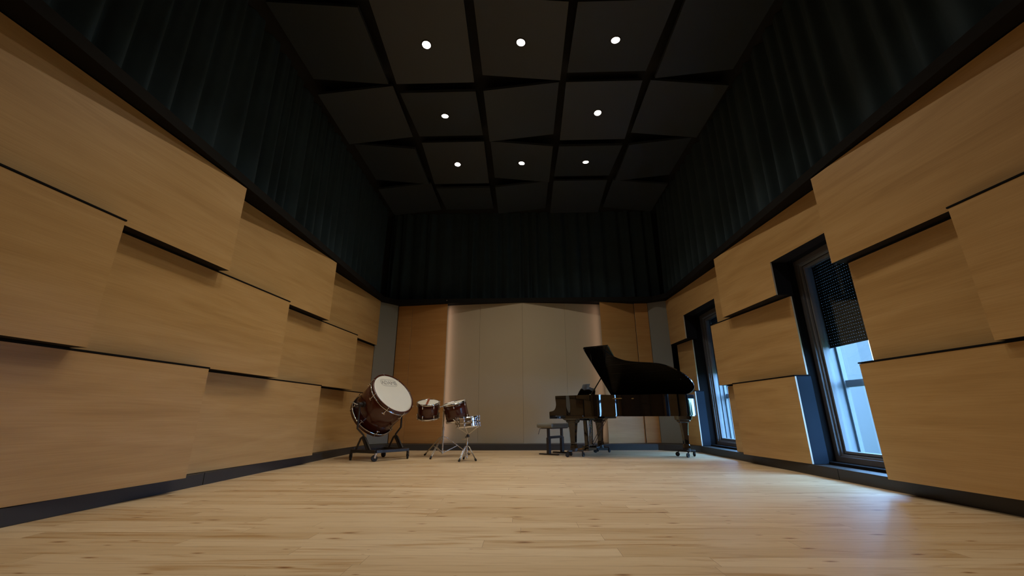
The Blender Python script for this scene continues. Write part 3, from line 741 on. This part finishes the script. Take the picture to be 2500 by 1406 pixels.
b = MB(); b.box((-.205, -.03, -.03), (-.186, .03, .03)); b.cyl((-.20, 0, .03), (-.235, 0, .06), .006, 8); b.build('strainer', M_chrome, sn, bevel=0.002)
# reddish stick across the small tom
n1 = Vector((.02, -.29, .95)).normalized(); F1 = frame(Vector((-1.715, 7.70, .925)), n1)
for i, (dx, r0) in enumerate(((-.012, 0.0), (.008, .0))):
    b = MB(); b.tube([(dx + .016, -.20, .0175), (dx + .014, -.18, .0175), (dx - .018, .12, .0175), (dx - .025, .185, .0175), (dx - .027, .20, .0175)], [.006, .0085, .0085, .005, .003], 10)
    o = b.build('drumstick', M_stick); o.matrix_world = F1
    tag(o, ('left' if i == 0 else 'right') + ' one of two reddish brown sticks lying across the small tom', 'drumstick', 'sticks on the small tom')

# tom stand: one pole, three double-braced legs, two holder arms
PX, PY = -1.44, 7.80
ts = empty('tom_stand', (PX, PY, 0)); tag(ts, 'tall chrome tripod stand carrying the two mahogany toms', 'drum stand')
def loc(o_, p): return (p[0] - o_[0], p[1] - o_[1], p[2])
b = MB(); b.cyl((0, 0, .045), (0, 0, .50), .0145, 14); b.cyl((0, 0, .46), (0, 0, .80), .0115, 14); b.cyl((0, 0, .44), (0, 0, .50), .020, 14); b.cyl((0, 0, .78), (0, 0, .84), .022, 14); b.build('pole', M_steel, ts)
for fx, fy in ((-1.55, 7.34), (-1.80, 8.02), (-1.00, 8.12)):
    d = Vector((fx - PX, fy - PY, 0)); dn = d.normalized(); sd = Vector((-dn.y, dn.x, 0)) * .011
    b = MB()
    for s2 in (sd, -sd):
        b.tube([Vector((0, 0, .335)) + dn * .02 + s2, Vector((0, 0, .315)) + dn * .08 + s2, d * .97 + Vector((0, 0, .03)) + s2], .006, 8)
        b.cyl(Vector((0, 0, .07)) + dn * .015 + s2, d * .52 + Vector((0, 0, .175)) + s2, .005, 8)
    l = b.build('leg', M_steel, ts)
    b = MB(); b.tube([d * .93 + Vector((0, 0, .045)), d * .98 + Vector((0, 0, .022)), d * 1.03 + Vector((0, 0, .014))], [.013, .018, .012], 12); b.build('rubber_foot', M_rubber, l)
b = MB(); b.tube([(0, 0, .82), (-.03, 0, .86), (-.085, -.06, .83)], .010, 10); b.box((-.10, -.085, .79), (-.07, -.05, .87)); b.build('holder_arm', M_steel, ts)
b = MB(); b.tube([(0, 0, .82), (.02, -.02, .80)], .010, 10); b.box((-.012, -.05, .76), (.012, -.02, .86)); b.build('holder_arm', M_steel, ts)

# snare stand
SX, SY = -.915, 7.08
ss = empty('snare_stand', (SX, SY, 0)); tag(ss, 'short chrome tripod stand with a basket holding the snare drum', 'drum stand')
b = MB(); b.cyl((0, 0, .035), (0, 0, .28), .013, 14); b.cyl((0, 0, .25), (0, 0, .29), .019, 14); b.cyl((0, 0, .28), (.01, -.005, .37), .010, 12); b.build('pole', M_steel, ss)
b = MB(); b.ball((.012, -.005, .378), .026, 14); b.cyl((-.03, -.005, .358), (.04, -.005, .368), .008, 10); b.build('tilter', M_blackmetal, ss)
b = MB(); b.tube([(-.005, -.005, .33), (-.05, -.02, .325)], .006, 8); b.box((-.075, -.025, .315), (-.045, -.015, .335)); b.build('wing_screw', M_chrome, ss)
for fx, fy in ((-1.01, 6.93), (-.76, 7.03), (-.99, 7.29)):
    d = Vector((fx - SX, fy - SY, 0)); dn = d.normalized(); sd = Vector((-dn.y, dn.x, 0)) * .010
    b = MB()
    for s2 in (sd, -sd):
        b.tube([Vector((0, 0, .225)) + dn * .018 + s2, Vector((0, 0, .215)) + dn * .04 + s2, d * .95 + Vector((0, 0, .03)) + s2], .0055, 8)
    b.cyl(Vector((0, 0, .06)) + dn * .012, d * .55 + Vector((0, 0, .125)), .005, 8)
    l = b.build('leg', M_steel, ss)
    b = MB(); b.tube([d * .88 + Vector((0, 0, .045)), d * .98 + Vector((0, 0, .020)), d * 1.08 + Vector((0, 0, .013))], [.012, .018, .012], 12); b.build('rubber_foot', M_rubber, l)
for k in range(3):
    t = .5 + k * 2 * PI / 3; dx, dy = math.cos(t), math.sin(t)
    b = MB(); b.tube([(.012, -.005, .397), (.012 + dx * .05, dy * .05 - .005, .427), (.01 + dx * .15, dy * .15 - .03, .490 - dx * -.012), (.01 + dx * .190, dy * .190 - .03, .499 + dx * .016), (.01 + dx * .200, dy * .200 - .03, .527 + dx * .018)], .0065, 8)
    b.build('basket_arm', M_chrome, ss)

# ================================================================== concert bass drum in its tilting stand
C0 = Vector((-2.43, 7.335, .872)); nd = Vector((.69, -.40, .60)).normalized()
hd = Vector((nd.x, nd.y, 0)).normalized(); sdv = Vector((-hd.y, hd.x, 0))       # sdv: away from the camera
TB = frame(C0, nd, sdv)
bd = empty('bass_drum', mat=TB); tag(bd, 'large mahogany concert bass drum tilted in a wheeled stand, white head facing up', 'drum')
R, D = .385, .60
b = MB(); b.lathe([(R - .01, -D/2), (R, -D/2), (R, D/2), (R - .01, D/2)], 72, close=True); b.build('shell', M_shell, bd)
for sgn in (1, -1):
    b = MB(); z = sgn * D / 2; b.lathe([(.0005, z + sgn * .012), (R - .03, z + sgn * .012), (R - .004, z + sgn * .010), (R + .004, z - sgn * .005)], 72); b.build('drum_head', M_head, bd)
    b = MB(); b.lathe([(R - .002, z + sgn * .018), (R + .022, z + sgn * .018), (R + .022, z - sgn * .030), (R + .004, z - sgn * .030)], 72, close=True); b.build('hoop', M_shell, bd)
    b = MB(); b.lathe([(R + .018, z - sgn * .030), (R + .028, z - sgn * .030), (R + .028, z - sgn * .043), (R + .004, z - sgn * .043), (R + .004, z - sgn * .036)], 72, close=True); b.build('hoop_ring', M_chrome, bd)
    for k in range(8):
        t = 2 * PI * (k + (.12 if sgn > 0 else .62)) / 8; e = Vector((math.cos(t), math.sin(t), 0)); tg = Vector((-e.y, e.x, 0))
        b = MB(); q = lambda r_, z_: e * r_ + Vector((0, 0, z_))
        b.tube([q(R + .006, z + sgn * .022), q(R + .028, z + sgn * .024), q(R + .032, z), q(R + .032, z - sgn * .12)], .0045, 8)
        b.beam(q(R + .0, z + sgn * .021), q(R + .03, z + sgn * .021), .018, .006)
        b.tube([q(R + .032, z - sgn * .115) - tg * .028, q(R + .032, z - sgn * .122), q(R + .032, z - sgn * .115) + tg * .028], .0055, 8)
        b.cyl(q(R, z - sgn * .095), q(R + .038, z - sgn * .095), .011, 10)
        b.build('tension_rod', M_chrome, bd)
# printed oval with the maker's word
b = MB()
def oval(w, h, cx_, cy_, wd):
    n = 20; pts_ = []
    r_ = h / 2
    for k in range(n): t = -PI/2 + PI * k / (n - 1); pts_.append((cx_ + w/2 - r_ + r_ * math.cos(t), cy_ + r_ * math.sin(t)))
    for k in range(n): t = PI/2 + PI * k / (n - 1); pts_.append((cx_ - w/2 + r_ + r_ * math.cos(t), cy_ + r_ * math.sin(t)))
    inn = offset(pts_, wd); m = len(pts_); z = D/2 + .0126
    b.add([(x, y, z) for x, y in pts_ + inn], [(i, (i+1) % m, m + (i+1) % m, m + i) for i in range(m)])
oval(.37, .150, 0, .0, .004); oval(.335, .118, 0, 0, .003)
RL = Matrix.Translation((0, .225, 0))
o = b.build('emblem', M_ink, bd, fix=False); o.data.transform(RL)
tc_ = bpy.data.curves.new('lettering', 'FONT'); tc_.body = 'ADAMS'; tc_.size = .105; tc_.align_x = 'CENTER'; tc_.align_y = 'CENTER'; tc_.space_character = .95
tc_.fill_mode = 'NONE'; tc_.bevel_depth = .0018; tc_.bevel_resolution = 1
to = bpy.data.objects.new('lettering_curve', tc_); col.objects.link(to)
dg = bpy.context.evaluated_depsgraph_get(); me = bpy.data.meshes.new_from_object(to.evaluated_get(dg)); bpy.data.objects.remove(to, do_unlink=True)
me.transform(Matrix.Translation((0, .223, D/2 + .0126))); me.materials.clear(); me.materials.append(M_ink)
lt = bpy.data.objects.new('lettering', me); col.objects.link(lt); lt.parent = o
# trunnions
for s_ in (-1, 1):
    b = MB(); b.cyl((s_ * R, 0, 0), (s_ * (R + .035), 0, 0), .045, 24); b.cyl((s_ * (R + .03), 0, 0), (s_ * (R + .075), 0, 0), .022, 16)
    b.build('trunnion', M_blackmetal, bd)

st = empty('bass_drum_stand', (C0.x, C0.y, 0)); tag(st, 'black steel tilting stand on four rubber casters under the bass drum', 'drum stand')
W4 = {'nl': Vector((-2.825, 7.18, 0)), 'nr': Vector((-2.35, 6.98, 0)), 'fl': Vector((-2.46, 7.75, 0)), 'fr': Vector((-1.96, 7.44, 0))}
CC = Vector((C0.x, C0.y, 0)); W4 = {k: v - CC for k, v in W4.items()}
zb_ = .145
b = MB()
up3 = Vector((0, 0, zb_))
b.beam(W4['nl'] + up3, W4['nr'] + up3, .05, .05); b.beam(W4['fl'] + up3, W4['fr'] + up3, .05, .05)
b.beam(W4['nr'] + up3 + Vector((0, 0, .002)), W4['fr'] + up3 + Vector((0, 0, .002)), .045, .045); b.beam(W4['nl'] + up3 + Vector((0, 0, -.002)), W4['fl'] + up3 + Vector((0, 0, -.002)), .045, .045)
b.build('base_frame', M_blackmetal, st, bevel=0.004)
for side, (p0, p1) in ((-1, ('nl', 'nr')), (1, ('fl', 'fr'))):
    a0 = W4[p0] * .82 + W4[p1] * .18; a1 = W4[p0] * .22 + W4[p1] * .78; mid = W4[p0] * .56 + W4[p1] * .44
    apex = mid + Vector((0, 0, .37))
    b = MB(); hdir = (W4[p1] - W4[p0]).normalized()
    b.tube([a0 + Vector((0, 0, .165)), apex - hdir * .05 + Vector((0, 0, -.03)), apex + Vector((0, 0, 0)), apex + hdir * .05 + Vector((0, 0, -.03)), a1 + Vector((0, 0, .165))], .017, 10)
    b.beam(apex + Vector((0, 0, -.01)), a1 + Vector((0, 0, .16)) - hdir * .05, .05, .035)
    b.build('side_frame', M_blackmetal, st)
    piv = sdv * side * (R + .085)
    b = MB(); out_ = piv; z_ = C0.z
    b.tube([apex + Vector((0, 0, -.06)), apex + Vector((0, 0, .02)), Vector((out_.x, out_.y, .50)), Vector((out_.x, out_.y, .53)), Vector((out_.x, out_.y, z_ + .02))], .016, 12)
    b.cyl(Vector((out_.x, out_.y, z_)) - sdv * side * .03, Vector((out_.x, out_.y, z_)) + sdv * side * .03, .032, 20)
    u_ = b.build('upright', M_blackmetal, st)
    b = MB(); k0 = Vector((out_.x, out_.y, z_)) + sdv * side * .03
    b.tube([k0, k0 + sdv * side * .04, k0 + sdv * side * .05 + Vector((-.05, 0, .03)), k0 + sdv * side * .05 + Vector((-.10, 0, .035))], .007, 8)
    b.build('clamp_handle', M_chrome, u_)
for i, (k_, w) in enumerate(W4.items()):
    t = (.5, 2.2, 1.0, .3)[i]; ax = Vector((math.cos(t), math.sin(t), 0)); tr = Vector((-ax.y, ax.x, 0)) * .018
    c_ = w + tr + Vector((0, 0, .05))
    b = MB(); b.tube([c_ - ax * .016, c_ - ax * .012, c_ + ax * .012, c_ + ax * .016], [.044, .05, .05, .044], 28); b.cyl(c_ - ax * .02, c_ + ax * .02, .016, 14)
    cs = b.build('caster', M_rubber, st)
    b = MB(); b.cyl(w + Vector((0, 0, .10)), w + Vector((0, 0, .125)), .022, 16)
    for s2 in (-1, 1): b.beam(w + Vector((0, 0, .108)) + ax * s2 * .02, c_ + ax * s2 * .022, .03, .004, up=ax)
    b.beam(w + Vector((0, 0, .105)), w - tr * 3.2 + Vector((0, 0, .085)), .022, .005)
    b.build('fork', M_steel if k_ == 'nr' else M_blackmetal, cs)
#END#
